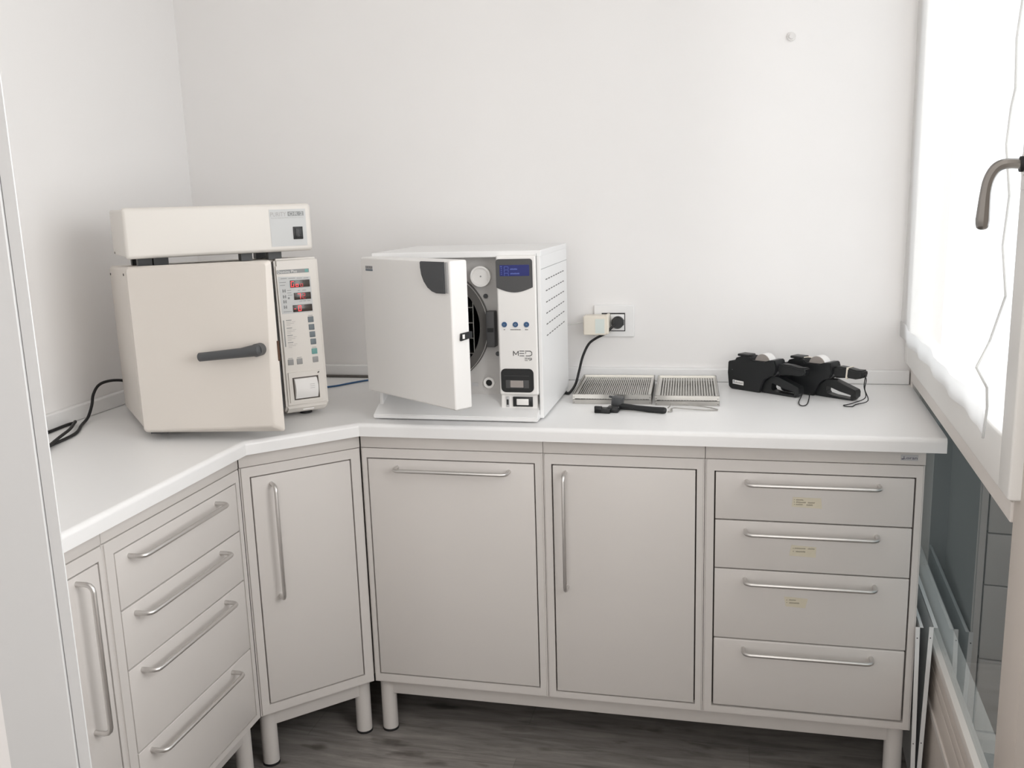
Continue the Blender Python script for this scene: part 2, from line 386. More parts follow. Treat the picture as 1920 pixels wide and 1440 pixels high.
# ------------------------------------------------------------------ cabinets
def bar_handle(b, p0, p1, out=.035, r=.0050, mi=0):
    """bow handle from p0 to p1 (local face points), standing off towards -y"""
    p0, p1 = Vector(p0), Vector(p1); d = (p1 - p0).normalized(); o = Vector((0, -1, 0))
    pts = [p0, p0 + o * (out - .014)]
    for a in (30, 60): pts.append(p0 + o * (out - .014 + .014 * math.sin(math.radians(a))) + d * (.014 - .014 * math.cos(math.radians(a))))
    pts += [p0 + o * out + d * .014, p1 + o * out - d * .014]
    for a in (60, 30): pts.append(p1 + o * (out - .014 + .014 * math.sin(math.radians(a))) - d * (.014 - .014 * math.cos(math.radians(a))))
    pts += [p1 + o * (out - .014), p1]
    b.tube(pts, r, 12, mi)
def frame_ring(b, W, x0, x1, z0, z1, th=.02, Z0=ZB, Z1=ZF, bev=.004):
    outer = [(0, 0, Z0), (W, 0, Z0), (W, 0, Z1), (0, 0, Z1)]
    inner = [(x0, 0, z0), (x1, 0, z0), (x1, 0, z1), (x0, 0, z1)]
    t = bmesh.new(); O = [t.verts.new(p) for p in outer]; I = [t.verts.new(p) for p in inner]
    fs = [t.faces.new((O[i], O[(i + 1) % 4], I[(i + 1) % 4], I[i])) for i in range(4)]
    r = bmesh.ops.extrude_face_region(t, geom=fs)
    for v in [g for g in r['geom'] if isinstance(g, bmesh.types.BMVert)]: v.co.y += th
    bmesh.ops.recalc_face_normals(t, faces=t.faces)
    es = [e for e in t.edges if all(abs(v.co.y) < 1e-6 for v in e.verts) and e.calc_face_angle(0) > .5 and
          (abs(e.verts[0].co.x) < 1e-6 and abs(e.verts[1].co.x) < 1e-6 or abs(e.verts[0].co.x - W) < 1e-6 and abs(e.verts[1].co.x - W) < 1e-6 or abs(e.verts[0].co.z - Z0) < 1e-6 and abs(e.verts[1].co.z - Z0) < 1e-6)]
    bmesh.ops.bevel(t, geom=es, offset=bev, segments=3, affect='EDGES')
    b._merge(t, 0)
def cabinet(name, label, cat, loc, yaw, W, fronts, x0, x1, ztop, zbot, depth=.54, group=None, badge=False, carcass=None, fasc=(0, 0)):
    """fronts: list of dict(kind, z0, z1, handle=(p0,p1)|None)"""
    g = .0017
    root = thing(name, label, cat, loc, (0, 0, yaw), group)
    b = B(); frame_ring(b, W - .0012, x0 - g, x1 + g, zbot - g, ztop + g)
    if carcass is None: b.box(.002, W - .003, .021, depth, ZB + .002, .8655, 0)
    else: b.prism(carcass, (0, 0, .8655 - ZB - .002), 0)
    b.box(x0 - .004, x1 + .004, .0195, .0212, zbot - .004, ztop + .004, 1)  # dark sheet behind the fronts paints the shade in their gaps
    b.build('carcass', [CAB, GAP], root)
    B().box(fasc[0] + .0006, W - .0006 + fasc[1], .0025, .0205, ZF + .0013, .8655, bev=.0008, seg=2).build('fascia', FASC, root)
    for f in fronts:
        m = B().box(x0 + g, x1 - g, .0, .018, f['z0'] + g, f['z1'] - g, bev=f.get('bev', .0014), seg=3).build(f['kind'], CAB, root)
        h = B(); bar_handle(h, f['h'][0], f['h'][1]); h.build('handle', CHROME, m)
        if 'tape' in f: f['tape'](m)
    if badge:
        q = B(); q.box(2.1177 - X3, 2.1546 - X3, .0013, .0026, .8385, .8520, 0)
        q.text('Loran', .029, .0068, Matrix.Translation((2.1235 - X3, .0012, .8418)), 1)
        q.box(2.1190 - X3, 2.1235 - X3, .0010, .0013, .8412, .8430, 1)
        q.build('maker_badge', [PLATE, VIOL], root)
    return root
def scribble(b, x, z, w, h, y, n):
    pts = []; rng = random.Random(int(x * 9999 + z * 777))
    for i in range(n + 1):
        pts.append((x + w * i / n, y, z + (h if i % 2 else 0) * (.55 + .45 * rng.random())))
    b.tube(pts, .00042, 4, 1)
def tape_label(poly, lines):
    def f(parent):
        b = B(); b.prism([(x - X3, -.0001, z) for x, z in poly], (0, -.0004, 0), 0)
        for (x, z, wd, h) in lines:
            scribble(b, x - X3, z, wd, h, -.0008, max(4, int(wd / .0011)))
        b.build('tape_label', [TAPE, SCRIB], parent)
    return f
T1 = tape_label([(1.8815, .7172), (1.950, .7150), (1.9475, .7405), (1.8835, .7412)],
    [(1.8865, .7345, .0015, .001), (1.8915, .7335, .0155, .0032), (1.8865, .7286, .0015, .001), (1.8915, .7275, .0215, .0034), (1.9180, .7272, .0150, .0034), (1.8870, .7232, .0012, .001), (1.8915, .7222, .0145, .0030), (1.9150, .7218, .0135, .0032)])
T2 = tape_label([(1.8795, .5945), (1.9400, .5925), (1.9405, .6185), (1.8835, .6215)],
    [(1.8875, .6130, .0015, .001), (1.8915, .6125, .0240, .0034), (1.9215, .6128, .0150, .0032), (1.8875, .6055, .0015, .001), (1.8945, .6045, .0210, .0036)])
T3 = tape_label([(1.8745, .4640), (1.9200, .4620), (1.9255, .4865), (1.8700, .4890)],
    [(1.8760, .4800, .0015, .001), (1.8825, .4800, .0150, .0032), (1.8760, .4735, .0015, .001), (1.8825, .4725, .0230, .0034)])

W4 = X4 - X3
hx0, hx1 = 1.7770 - X3, 2.0740 - X3
zs = [(.7975, .6771), (.6771, .5524), (.5524, .3691), (.3691, .1843)]
hz = [.7760, .6532, .5284, .3456]
fr = [dict(kind='drawer', z0=a[1], z1=a[0], h=((hx0, 0, z), (hx1, 0, z))) for a, z in zip(zs, hz)]
fr[0]['tape'] = T1; fr[1]['tape'] = T2; fr[2]['tape'] = T3; fr[3]['bev'] = .004
cabinet('drawer_cabinet', 'off-white four-drawer cabinet with handwritten tape labels, at right end below counter', 'cabinet', (X3, -D, 0), 0, W4, fr, 1.7035 - X3, 2.1515 - X3, .7975, .1843, badge=True)
cabinet('door_cabinet', 'off-white cabinet with vertical handle, beside the labelled drawers', 'cabinet', (X2, -D, 0), 0, X3 - X2,
        [dict(kind='door', z0=.1836, z1=.7995, h=((1.3390 - X2, 0, .7815), (1.3390 - X2, 0, .4775)))], 1.3055 - X2, 1.6590 - X2, .7995, .1836)
cabinet('wide_cabinet', 'widest off-white cabinet front with a single horizontal handle near its top', 'cabinet', (X1, -D, 0), 0, X2 - X1,
        [dict(kind='door', z0=.1888, z1=.8002, h=((.8965 - X1, 0, .7780), (1.1955 - X1, 0, .7780)))], .8140 - X1, 1.2605 - X1, .8002, .1888)
# angled corner cabinet
WD = (X1 - XL) * math.sqrt(2)
def dloc(x, y):   # world -> local of the diagonal cabinet
    dx, dy = x - XL, y - YD; c = math.cos(math.pi / 4); return (dx * c + dy * c, -dx * c + dy * c)
cc = [dloc(*p) + (ZB + .002,) for p in [(XL - .008, YD + .016), (X1 - .016, -D + .008), (X1 - .02, -.06), (.06, -.06), (.06, YD + .02)]]
cabinet('corner_cabinet', 'off-white angled corner cabinet door with vertical handle on its left', 'cabinet', (XL, YD, 0), math.pi / 4, WD,
        [dict(kind='door', z0=.1910, z1=.8003, h=((.0475 + .028, 0, .7770), (.0475 + .028, 0, .4790)))], .0255, .2870, .8003, .1910, carcass=cc)
# left run
hzl = [.7780, .6560, .5320, .3510]
WLd = YD - YL
fr = [dict(kind='drawer', z0=a[1], z1=a[0], h=((-1.2660 - YL, 0, z), (-.9425 - YL, 0, z))) for a, z in zip([(.7975, .6765), (.6765, .5488), (.5488, .3663), (.3663, .1820)], hzl)]
cabinet('drawer_cabinet', 'off-white four-drawer cabinet without labels, on the left run', 'cabinet', (XL, YL, 0), math.pi / 2, WLd, fr, -1.3080 - YL, -.8490 - YL, .7975, .1820)
cabinet('door_cabinet', 'off-white cabinet with long vertical handle, partly hidden by the foreground jamb', 'cabinet', (XL, YL - .445, 0), math.pi / 2, .445,
        [dict(kind='door', z0=.1830, z1=.7985, h=((-1.4190 - YL + .445, 0, .7830), (-1.4190 - YL + .445, 0, .4840)))], .020, .428, .7985, .1830)
# base frames with round legs
def base_frame(label, loc, yaw, W, legs, depth=.50):
    root = thing('base_frame', label, 'base frame', loc, (0, 0, yaw), 'tubular base frames under the cabinets')
    b = B(); b.box(.035, W - .035, .030, .055, .1135, .1615, bev=.002); b.box(.035, W - .035, depth - .03, depth - .005, .1135, .1615, bev=.002)
    b.box(.035, .06, .055, depth - .03, .1135, .1615); b.box(W - .06, W - .035, .055, depth - .03, .1135, .1615)
    b.build('rail', CAB, root)
    for (x, y) in legs:
        l = B().cyl((x, y, .006), (x, y, .1615), .0215, 32).build('leg', CAB, root)
        B().cyl((x, y, 0), (x, y, .0065), .0225, 32).build('leg_foot', RUBBER, l)
base_frame('white base frame on round legs under the cabinets along the back wall', (X1, -D, 0), 0, X4 - X1, [(.0215, .042), (X4 - X1 - .030, .042), (.0225, .47), (X4 - X1 - .030, .47)])
base_frame('short white base frame on round legs under the angled corner cabinet', (XL, YD, 0), math.pi / 4, WD, [(.028, .045), (WD - .022, .045)], depth=.24)
base_frame('white base frame on round legs under the left-run cabinets', (XL, YL - .445, 0), math.pi / 2, .445 + WLd, [(.45 + WLd - .035, .042), (.035, .042), (.45 + WLd - .035, .46), (.035, .46)])

# ------------------------------------------------------------------ counter and upstand
def ctop():
    yl = -1.795
    xr = lambda y: 2.2418 + K * y
    poly = [(.002, -.002), (.002, yl), (.603, yl), (.603, -.8394), (.8094, -.633), (xr(-.633), -.633), (xr(0) - .0005, -.002)]
    t = bmesh.new(); vs = [t.verts.new((x, y, .8662)) for x, y in poly]; f = t.faces.new(vs)
    r = bmesh.ops.extrude_face_region(t, geom=[f])
    for v in [g for g in r['geom'] if isinstance(g, bmesh.types.BMVert)]: v.co.z = ZC
    bmesh.ops.recalc_face_normals(t, faces=t.faces)
    fe = [(2, 3), (3, 4), (4, 5)]
    es = []
    for e in t.edges:
        a, c = e.verts
        if abs(a.co.z - c.co.z) > 1e-4: continue
        for i, j in fe:
            A, C2 = Vector(poly[i]), Vector(poly[j])
            if {((a.co.xy - A).length < 1e-4), ((c.co.xy - C2).length < 1e-4)} == {True} or {((a.co.xy - C2).length < 1e-4), ((c.co.xy - A).length < 1e-4)} == {True}: es.append(e)
    top = [e for e in es if e.verts[0].co.z > .89]
    bmesh.ops.bevel(t, geom=top, offset=.011, segments=6, affect='EDGES', profile=.5)
    b = B(); b._merge(t, 0)
    o = b.build('countertop', CTR, wn=True)
    tag(origin(o, (1.2, -.3, .8662)), 'continuous white laminate worktop running round the corner over the cabinets', 'countertop')
ctop()
b = B(); b.box(.0195, 2.2365, -.0185, -.0005, ZC + .0002, .9405, bev=.004); b.box(.0005, .0187, -1.79, -.0005, ZC + .0002, .9405, bev=.004)
tag(origin(b.build('backsplash_strip', CTR, wn=True), (1.1, -.01, ZC)), 'low white upstand strip where the worktop meets the walls', 'backsplash')

# ------------------------------------------------------------------ left autoclave
AL = (.34, -.85, .93); YAW = .735; TILT = -.035; PH = .68
def seven(b, ch, x, z, w, h, y, mi):
    t = w * .17
    segs = {'a': (x, x + w, z + h - t, z + h), 'g': (x, x + w, z + h / 2 - t / 2, z + h / 2 + t / 2), 'd': (x, x + w, z, z + t),
            'f': (x, x + t, z + h / 2, z + h), 'b': (x + w - t, x + w, z + h / 2, z + h), 'e': (x, x + t, z, z + h / 2), 'c': (x + w - t, x + w, z, z + h / 2)}
    M = {'G': 'afedc', 'o': 'gedc', '7': 'abc', '2': 'abged', '0': 'abcdef', '-': 'g'}
    for s_ in M[ch]:
        a = segs[s_]; b.box(a[0], a[1], y - .0004, y, a[2], a[3], mi)
def left_autoclave():
    root = thing('autoclave', 'cream tabletop steam autoclave with red digits and grey lever on its ajar door', 'autoclave', AL, (TILT, 0, YAW))
    W, Dp, H = .468, .392, .391
    b = B(); b.box(0, W - .004, .022, Dp, -.006, H, bev=.010)
    for z, y in ((H - .022, .06), (H - .025, Dp - .03)): b.box(-.0015, .002, y, y + .004, z, z + .006, 1)
    b.build('housing', [CREAM, INK], root, wn=True)
    B().box(.006, .350, .004, .024, -.004, H - .006, bev=.006).build('front_frame', MGREY, root)
    B().ring((.175, .0045, .19), (0, -1, 0), .118, .135, .006).cyl((.175, .0045, .19), (.175, .001, .19), .118, 48, 1).build('chamber_ring', [RINGM, CHAMB], root)
    # control column with a chamfer under its front
    b = B(); x0, x1 = .353, W
    b.prism([(x0, 0, H), (x0, 0, .002), (x0, .020, -.017), (x0, .055, -.017), (x0, .055, H)], (x1 - x0, 0, 0), bev=.006, seg=3)
    b.box(x0 + .045, x0 + .075, .0075, .009, -.010, -.007, 1, M=None)
    col = b.build('control_column', [CREAM2, PAPER], root, wn=True)
    # overlay
    ov = B(); ov.prism([(.3560, 0, .372), (.4560, 0, .367), (.4560, 0, .105), (.3600, 0, .105)], (0, -.0008, 0), 0)
    ov = ov.build('control_overlay', CREAM2, col)
    p = B()
    p.prism([(.3590, -.0009, .345), (.4445, -.0009, .341), (.4450, -.0009, .2485), (.3620, -.0009, .2485)], (0, -.0003, 0), 0)
    for (x, z, w_) in ((.366, .3395, .016), (.386, .3390, .018), (.408, .3385, .014), (.426, .3380, .013), (.362, .3300, .017), (.363, .3225, .013), (.380, .3085, .011), (.380, .3020, .011), (.381, .2960, .012), (.408, .3065, .006), (.420, .3065, .010), (.410, .2785, .008), (.420, .2785, .008), (.431, .2785, .008), (.366, .2540, .022)):
        p.box(x, x + w_, -.0016, -.0012, z - .0007, z + .0007, 1)
    for k, z in enumerate((.312, .297, .284, .270)):
        p.box(.3680, .3712, -.0016, -.0012, z - .008, z, 1); p.box(.3735, .3765, -.0016, -.0012, z - .008, z, 1); p.box(.3705, .3745, -.0016, -.0012, z - .005, z - .0035, 1)
    p.box(.3805, .3855, -.0016, -.0012, .2860, .2910, 1)
    p.build('printed_legend', [PALEG, MIDG, TEAL, PAPER, LINEG], ov)
    p = B()
    p.box(.3575, .4420, -.0014, -.0009, .3520, .3620, 1); p.box(.4310, .4400, -.0018, -.0014, .3530, .3610, 2)
    p.text('Domina Plus', .050, .0070, Matrix.Translation((.3600, -.0014, .3535)), 3)
    p.build('name_bar', [PALEG, MIDG, TEAL, PAPER, LINEG], ov)
    p = B()
    p.box(.3625, .3655, -.0014, -.0009, .163, .232, 1)
    for i, z in enumerate((.2305, .2100, .1910, .1720)):
        p.box(.3705, .3850, -.0014, -.0009, z, z + .0018, 1)
        for k in range(3): p.box(.371, .371 + (.013, .020, .010)[k], -.0014, -.0009, z - .0042 - .004 * k, z - .0034 - .004 * k, 4)
        p.box(.386, .395, -.0014, -.0009, z - .0042, z - .0034, 4)
    p.build('programme_list', [PALEG, MIDG, TEAL, PAPER, LINEG], ov)
    for (a, c, z0, z1, txt) in ((.3895, .4410, .3150, .3335, 'Goo'), (.3970, .4415, .2830, .3010, '72'), (.3915, .4425, .2515, .2695, '-0')):
        d = B(); d.box(a, c, -.0035, -.0009, z0, z1, 0, bev=.0006, seg=2)
        xx = a + (.0015 if txt != '72' else .0095)
        for i, ch in enumerate(txt):
            wd = .0075; big = .0145 if ch in 'G720' else .0075
            if ch == '-': seven(d, ch, xx + .001, z0 + .002, .005, .0125, -.0036, 1)
            elif ch == 'o': seven(d, 'o', xx, z0 + .0015, .0070, .0135, -.0036, 1 if i == 1 else 2)
            else: seven(d, ch, xx, z0 + .0020, wd, .0140, -.0036, 2 if ch == '2' else 1)
            xx += .0122
        d.build('led_display', [DISP, RED, REDDIM], ov)
    for (x, z, m) in ((.4360, .2290, BTN), (.4367, .2088, BTN), (.4374, .1895, BTN), (.4383, .1702, BTN), (.4392, .1445, TEAL), (.4401, .1222, BTNG), (.3736, .1215, BTNG), (.3974, .1215, BTNG)):
        q = B().box(x - .0075, x + .0075, -.0022, -.0009, z - .0075, z + .0075, bev=.0008, seg=2)
        if round(z, 4) in (.2290, .1445, .1215): q.box(x - .006, x + .006, -.0014, -.0009, z + .0098, z + .0110, 1)
        q.build('button', [m, MIDG], ov)
    # thermal printer
    pr = B(); frame = [(.3640, 0, .014), (.4500, 0, .014), (.4490, 0, .094), (.3640, 0, .094)]
    pr.prism(frame, (0, -.004, 0), 0, holes=[[(.3745, 0, .020), (.4435, 0, .020), (.4430, 0, .080), (.3730, 0, .080)]])
    pr.box(.3735, .4435, -.0006, -.0001, .018, .081, 1)
    pr.tube([(.442, -.0045, .0865), (.446, -.0045, .0895)], .0015, 6, 2)
    pr = pr.build('printer_bay', [CREAM2, GAP, INK], col)
    pp = B(); n = 10; pts = [(.3765, -.0006, .0230)]
    prof = [(-.0006, .0230)] + [(-.0006 - .017 * math.sin(math.pi * (k / n) * .72 + .42) , .0240 + .052 * k / n) for k in range(n + 1)] + [(-.0006, .0770)]
    pp.prism([(.3775, y, z) for y, z in prof], (.0600, 0, 0), 0, bev=0)
    for z in (.060, .055, .050): pp.box(.415, .428, -.0180, -.0173, z, z + .0008, 1)
    pp.build('paper_roll', [PAPER, LINEG], pr)
    # door
    ds = Vector((math.cos(PH), -math.sin(PH), 0)); dn = Vector((math.sin(PH), math.cos(PH), 0)); up = Vector((0, 0, 1)); O = Vector((0, -.004, 0))
    def Q(s, off, z): return O + ds * s + dn * off + up * z
    t = bmesh.new()
    def ring(pts, off): return [t.verts.new(Q(s, off, z)) for s, z in pts]
    def rr(c, rad):
        out = []
        n = len(c)
        for i in range(n):
            p, q, r_ = Vector(c[i - 1]), Vector(c[i]), Vector(c[(i + 1) % n])
            a = (p - q).normalized(); d = (r_ - q).normalized()
            for k in range(5):
                u = k / 4; A = q + a * rad; C2 = q + d * rad
                out.append(((1 - u) ** 2 * A + 2 * u * (1 - u) * q + u * u * C2)[:])
        return out
    outer = rr([(0, -.011), (.364, -.011), (.366, .392), (0, .392)], .007)
    r0 = ring([(s_ - (.018 if s_ > .2 else -.002), z) for s_, z in outer], .010); r1 = ring(outer, .002)
    r2 = ring(rr([(.002, -.007), (.345, .000), (.3605, .3895), (.002, .3895)], .009), -.006)
    r3 = ring(rr([(.006, -.001), (.338, .0065), (.3575, .3860), (.006, .3860)], .008), -.010)
    for a, c in ((r0, r1), (r1, r2), (r2, r3)):
        for i in range(len(a)): t.faces.new((a[i], a[(i + 1) % len(a)], c[(i + 1) % len(a)], c[i]))
    t.faces.new(r0[::-1]); t.faces.new(r3)
    b = B(); b._merge(t, 0); door = b.build('door', CREAM, root, wn=True)
    h = B()
    h.cyl(Q(.326, -.009, .188), Q(.326, -.034, .188), .0150, 32)
    h.tube([Q(.182, -.034, .1755), Q(.184, -.034, .1757), Q(.23, -.034, .1790), Q(.29, -.034, .1835), Q(.318, -.034, .1872), Q(.334, -.034, .1885), Q(.338, -.034, .189)], [.0085, .0105, .0108, .0115, .0135, .0135, .008], 20)
    h.build('door_lever', MGREY, door)
    h = B(); Mx = Matrix(((ds.x, dn.x, 0, O.x), (ds.y, dn.y, 0, O.y), (0, 0, 1, 0), (0, 0, 0, 1)))
    h.box(.3640, .3665, -.001, .006, .158, .205, M=Mx); h.build('latch_slot', RUST, door)
    h = B(); h.box(.012, .055, .004, .020, -.016, -.009, bev=.002, M=Mx); h.build('door_stop', DGREY, door)
    for x, y, z in ((.05, .06, -.0276), (.42, .06, -.0276), (.05, .35, -.0174), (.42, .35, -.0174)):
        B().cyl((x, y, z), (x, y, -.005), .016, 20, r2=.018).build('foot', RUBBER, root)
    return root
autoclave_left = left_autoclave()

def purifier():
    root = thing('water_purifier', 'flat cream water purifier box resting on top of the left autoclave', 'water purifier', (.34, -.85, 1.3215), (0, 0, YAW))
    B().box(.004, .447, .016, .285, .020, .134, bev=.005).build('rear_case', CREAM2, root, wn=True)
    fc = B().box(0, .4515, -.010, .018, .0175, .1370, bev=.009, seg=4).build('front_cover', CREAM2, root, wn=True)
    p = B(); p.prism([(.3450, 0, .031), (.4370, 0, .031), (.4370, 0, .1235), (.3440, 0, .1235)], (0, -.0006, 0), 0, M=Matrix.Translation((0, -.0101, 0)))
    p.text('PURITY', .0400, .0105, Matrix.Translation((.3470, -.0107, .1060)), 1)
    p.box(.3910, .4320, -.0112, -.0106, .1062, .1172, 2)
    p.text('OR 2', .0360, .0085, Matrix.Translation((.3935, -.0112, .1074)), 0)
    p.text('Reverse Osmosis Water Purification System', .0830, .0030, Matrix.Translation((.3480, -.0107, .1005)), 1)
    p.build('name_panel', [PALEG, LINEG, MIDG], fc)
    s = B(); s.box(.4020, .4265, -.0135, -.0100, .0475, .0790, 0, bev=.001, seg=2); s.box(.4060, .4225, -.0160, -.0130, .0515, .0750, 0, bev=.001, seg=2)
    s.box(.4140, .4148, -.0164, -.0160, .066, .072, 1); s.ring((.4144, -.0160, .0570), (0, -1, 0), .0016, .0024, .0004, 16, 1)
    s.build('rocker_switch', [BLACK, MGREY], fc)
    for a, c, y0, y1, zb in ((.030, .062, .028, .060, -.0022), (.0655, .100, .028, .060, -.0022), (.275, .303, .028, .060, -.0022), (.344, .378, .028, .060, -.0022), (.04, .07, .225, .255, -.0085), (.36, .39, .225, .255, -.0085)):
        B().box(a, c, y0, y1, zb + .0005, .0205).build('foot', BLACK, root)
    for y, z in ((.030, .024), (.250, .026)): B().cyl((.0045, y, z), (.0030, y, z), .0028, 12).build('side_screw', INK, root)
purifier()

# ------------------------------------------------------------------ right autoclave
def right_autoclave():
    root = thing('autoclave', 'white boxy autoclave with blue screen and half-open door, against back wall', 'autoclave', (1.05, -.37, ZC))
    kw = dict(world=True)
    b = B()
    b.box(.836, 1.278, -.545, -.170, 1.312, 1.3275, bev=.002); b.box(1.2685, 1.278, -.552, -.170, .906, 1.313, bev=.0015)
    b.box(.836, .8455, -.545, -.170, .915, 1.313, bev=.0015); b.box(.8455, 1.2685, -.19, -.172, .915, 1.313)
    b.box(1.2775, 1.2784, -.545, -.172, 1.2800, 1.2812, 1)
    b.box(1.2682, 1.2690, -.5535, -.5515, .915, 1.32, 1)
    v = b
    for z in (1.2510, 1.2225, 1.1935, 1.1650, 1.1370, 1.1080):
        for k in range(8):
            y = -.487 + .0345 * k; v.box(1.2778, 1.2785, y, y + .0215, z - .0013 + .0003 * k, z + .0013 + .0003 * k, 2)
    house = b.build('housing', [WHITEM, MIDG, DGREY], root, wn=True, **kw)
    # recessed front plate with the chamber mouth
    cx, cz = .981, 1.1328
    N = 64; hole = [(cx + .126 * math.cos(2 * math.pi * k / N), -.500, cz + .126 * math.sin(2 * math.pi * k / N)) for k in range(N)]
    b = B(); b.prism([(.8455, -.500, .950), (1.2685, -.500, .950), (1.2685, -.500, 1.312), (.8455, -.500, 1.312)], (0, .01, 0), 0, holes=[hole])
    fp = b.build('front_plate', GREYPL, root, **kw)
    B().ring((cx, -.501, cz), (0, -1, 0), .127, .151, .010, 72).build('chamber_ring', RINGM, fp, **kw)
    B().ring((cx, -.5112, cz), (0, -1, 0), .1475, .1490, .0012, 72).build('ring_rim', CHROME, fp, **kw)
    b = B(); b.ring((cx, -.499, cz), (0, 1, 0), .1255, .1262, .29, 72); b.cyl((cx, -.21, cz), (cx, -.205, cz), .1262, 48); b.build('chamber', CHAMB, fp, **kw)
    rk = B()
    rk.box(1.0845, 1.0870, -.492, -.25, 1.030, 1.235)
    for z in (1.06, 1.10, 1.14, 1.18, 1.21): rk.box(.89, 1.0845, -.490, -.25, z, z + .002)
    rk.build('tray_rack', STEEL, fp, **kw)
    b = B(); b.cyl((1.1171, -.500, 1.2633), (1.1171, -.520, 1.2633), .0235, 40); b.ring((1.1171, -.520, 1.2633), (0, -1, 0), .0215, .0262, .004, 40); b.cyl((1.1171, -.5205, 1.2633), (1.1171, -.5215, 1.2633), .002, 12, 1)
    b.build('filter_cap', [WHITEP, MIDG], fp, **kw)
    for x, z in ((1.1236, 1.2115), (1.1509, 1.0623)): B().cyl((x, -.5005, z), (x, -.503, z), .006, 20).build('screw', MGREY, fp, **kw)
    b = B(); b.box(1.1285, 1.152, -.530, -.5005, 1.083, 1.175, bev=.003); b.box(1.133, 1.149, -.5315, -.5300, 1.1225, 1.1330, 1); b.build('latch_block', [DGREY, BLACK], fp, **kw)
    b = B(); b.ring((1.1254, -.5005, .986), (0, -1, 0), .0085, .0145, .006, 32); b.build('drain_collar', WHITEP, fp, **kw)
    B().cyl((1.1254, -.5005, .986), (1.1254, -.5035, .986), .0088, 24).build('drain_port', BLACK, fp, **kw)
    B().box(1.0790, 1.0950, -.5012, -.5005, .9755, .9845).build('rating_sticker', PLATE, fp, **kw)
    # control column
    b = B(); b.box(1.1660, 1.2682, -.556, -.4995, .9650, 1.3165, bev=.006, seg=4)
    col = b.build('control_column', WHITEP, root, wn=True, **kw)
    y = -.5565
    arc = [(1.2590 - (.0925) * k / 12, y, 1.2380 - .0125 * math.sin(math.pi * k / 12)) for k in range(13)]
    rt = lambda x, z, a0, a1, r=.007: [(x + r * math.cos(math.radians(a0 + (a1 - a0) * k / 4)), y, z + r * math.sin(math.radians(a0 + (a1 - a0) * k / 4))) for k in range(5)]
    poly = arc + rt(1.1735, 1.3010, 180, 90) + rt(1.2520, 1.3010, 90, 0)
    dp = B().prism(poly, (0, -.0012, 0)).build('display_panel', DGREY, col, **kw)
    l = B(); l.box(1.1764, 1.2512, -.5584, -.5577, 1.2662, 1.2934, 0)
    for (x, z, w_, h) in ((1.1785, 1.2890, .004, .0016), (1.1800, 1.2850, .002, .0016), (1.1800, 1.2800, .002, .0016), (1.1800, 1.2750, .002, .0016), (1.1800, 1.2705, .002, .0016)): l.box(x, x + w_, -.5588, -.5584, z, z + h, 1)
    for (x0, x1, z) in ((1.188, 1.198, 1.289), (1.188, 1.198, 1.281), (1.188, 1.198, 1.273)):
        l.box(x0, x1, -.5588, -.5584, z, z + .0008, 1); l.box(x0, x0 + .0008, -.5588, -.5584, z - .006, z, 1); l.box(x1, x1 + .0008, -.5588, -.5584, z - .006, z, 1)
    for (x0, n, z) in ((1.2035, 7, 1.2815), (1.2035, 9, 1.2705)):
        for k in range(n):
            l.box(x0 + k * .0026, x0 + k * .0026 + .0017, -.5588, -.5584, z, z + (.0034 if k % 3 else .0028), 1)
    l.build('lcd_screen', [LCD, LCDT], dp, **kw)
    for x, kind in ((1.1838, 0), (1.2123, 1), (1.2405, 2)):
        q = B().cyl((x, -.5555, 1.1455), (x, -.5580, 1.1455), .0067, 28).build('button', BLUEB, col, **kw)
        k = B()
        if kind == 1: k.ring((x, -.5580, 1.1455), (0, -1, 0), .0018, .0024, .0003, 16)
        else:
            sg = 1 if kind == 2 else -1
            k.prism([(x - .0026, -.5580, 1.1455 - sg * .0012), (x, -.5580, 1.1455 + sg * .0018), (x + .0026, -.5580, 1.1455 - sg * .0012), (x, -.5580, 1.1455 + sg * .0008)], (0, -.0003, 0))
        k.build('button_mark', PLATE, q, **kw)
    t = B()
    for (x, w_) in ((1.1838, .0040), (1.2123, .0270), (1.2405, .0080)):
        n = max(2, int(w_ / .0018))
        for k in range(n): t.box(x - w_ / 2 + w_ * k / n, x - w_ / 2 + w_ * (k + .7) / n, -.5566, -.5560, 1.1318, 1.1335)
    t.build('button_captions', INK, col, **kw); t = B()
    def seg(x0, z0, x1, z1, r=.0009): t.tube([(x0, -.5563, z0), (x1, -.5563, z1)], r, 6)
    xa, xb, za, zb = 1.2050, 1.2175, 1.0665, 1.0785
    seg(xa, za, xa, zb); seg(xa, zb, (xa + xb) / 2, za + .003); seg((xa + xb) / 2, za + .003, xb, zb); seg(xb, zb, xb, za)
    for z in (za, (za + zb) / 2, zb): seg(1.2205, z, 1.2325, z)
    seg(1.2350, zb, 1.2480, zb); seg(1.2480, zb, 1.2520, zb - .003); seg(1.2520, zb - .003, 1.2520, za + .003); seg(1.2520, za + .003, 1.2480, za); seg(1.2480, za, 1.2365, za); seg(1.2365, (za + zb) / 2, 1.2365, zb - .003)
    for z in (1.0545, 1.0578, 1.0610): seg(1.2335, z, 1.2410, z, .0006)
    seg(1.2430, 1.0610, 1.2510, 1.0610, .0006); seg(1.2430, 1.0578, 1.2510, 1.0578, .0006); seg(1.2510, 1.0610, 1.2510, 1.0565, .0006); seg(1.2510, 1.0565, 1.2450, 1.0545, .0006); seg(1.2430, 1.0610, 1.2430, 1.0578, .0006)
    t.build('lettering', INK, col, **kw)
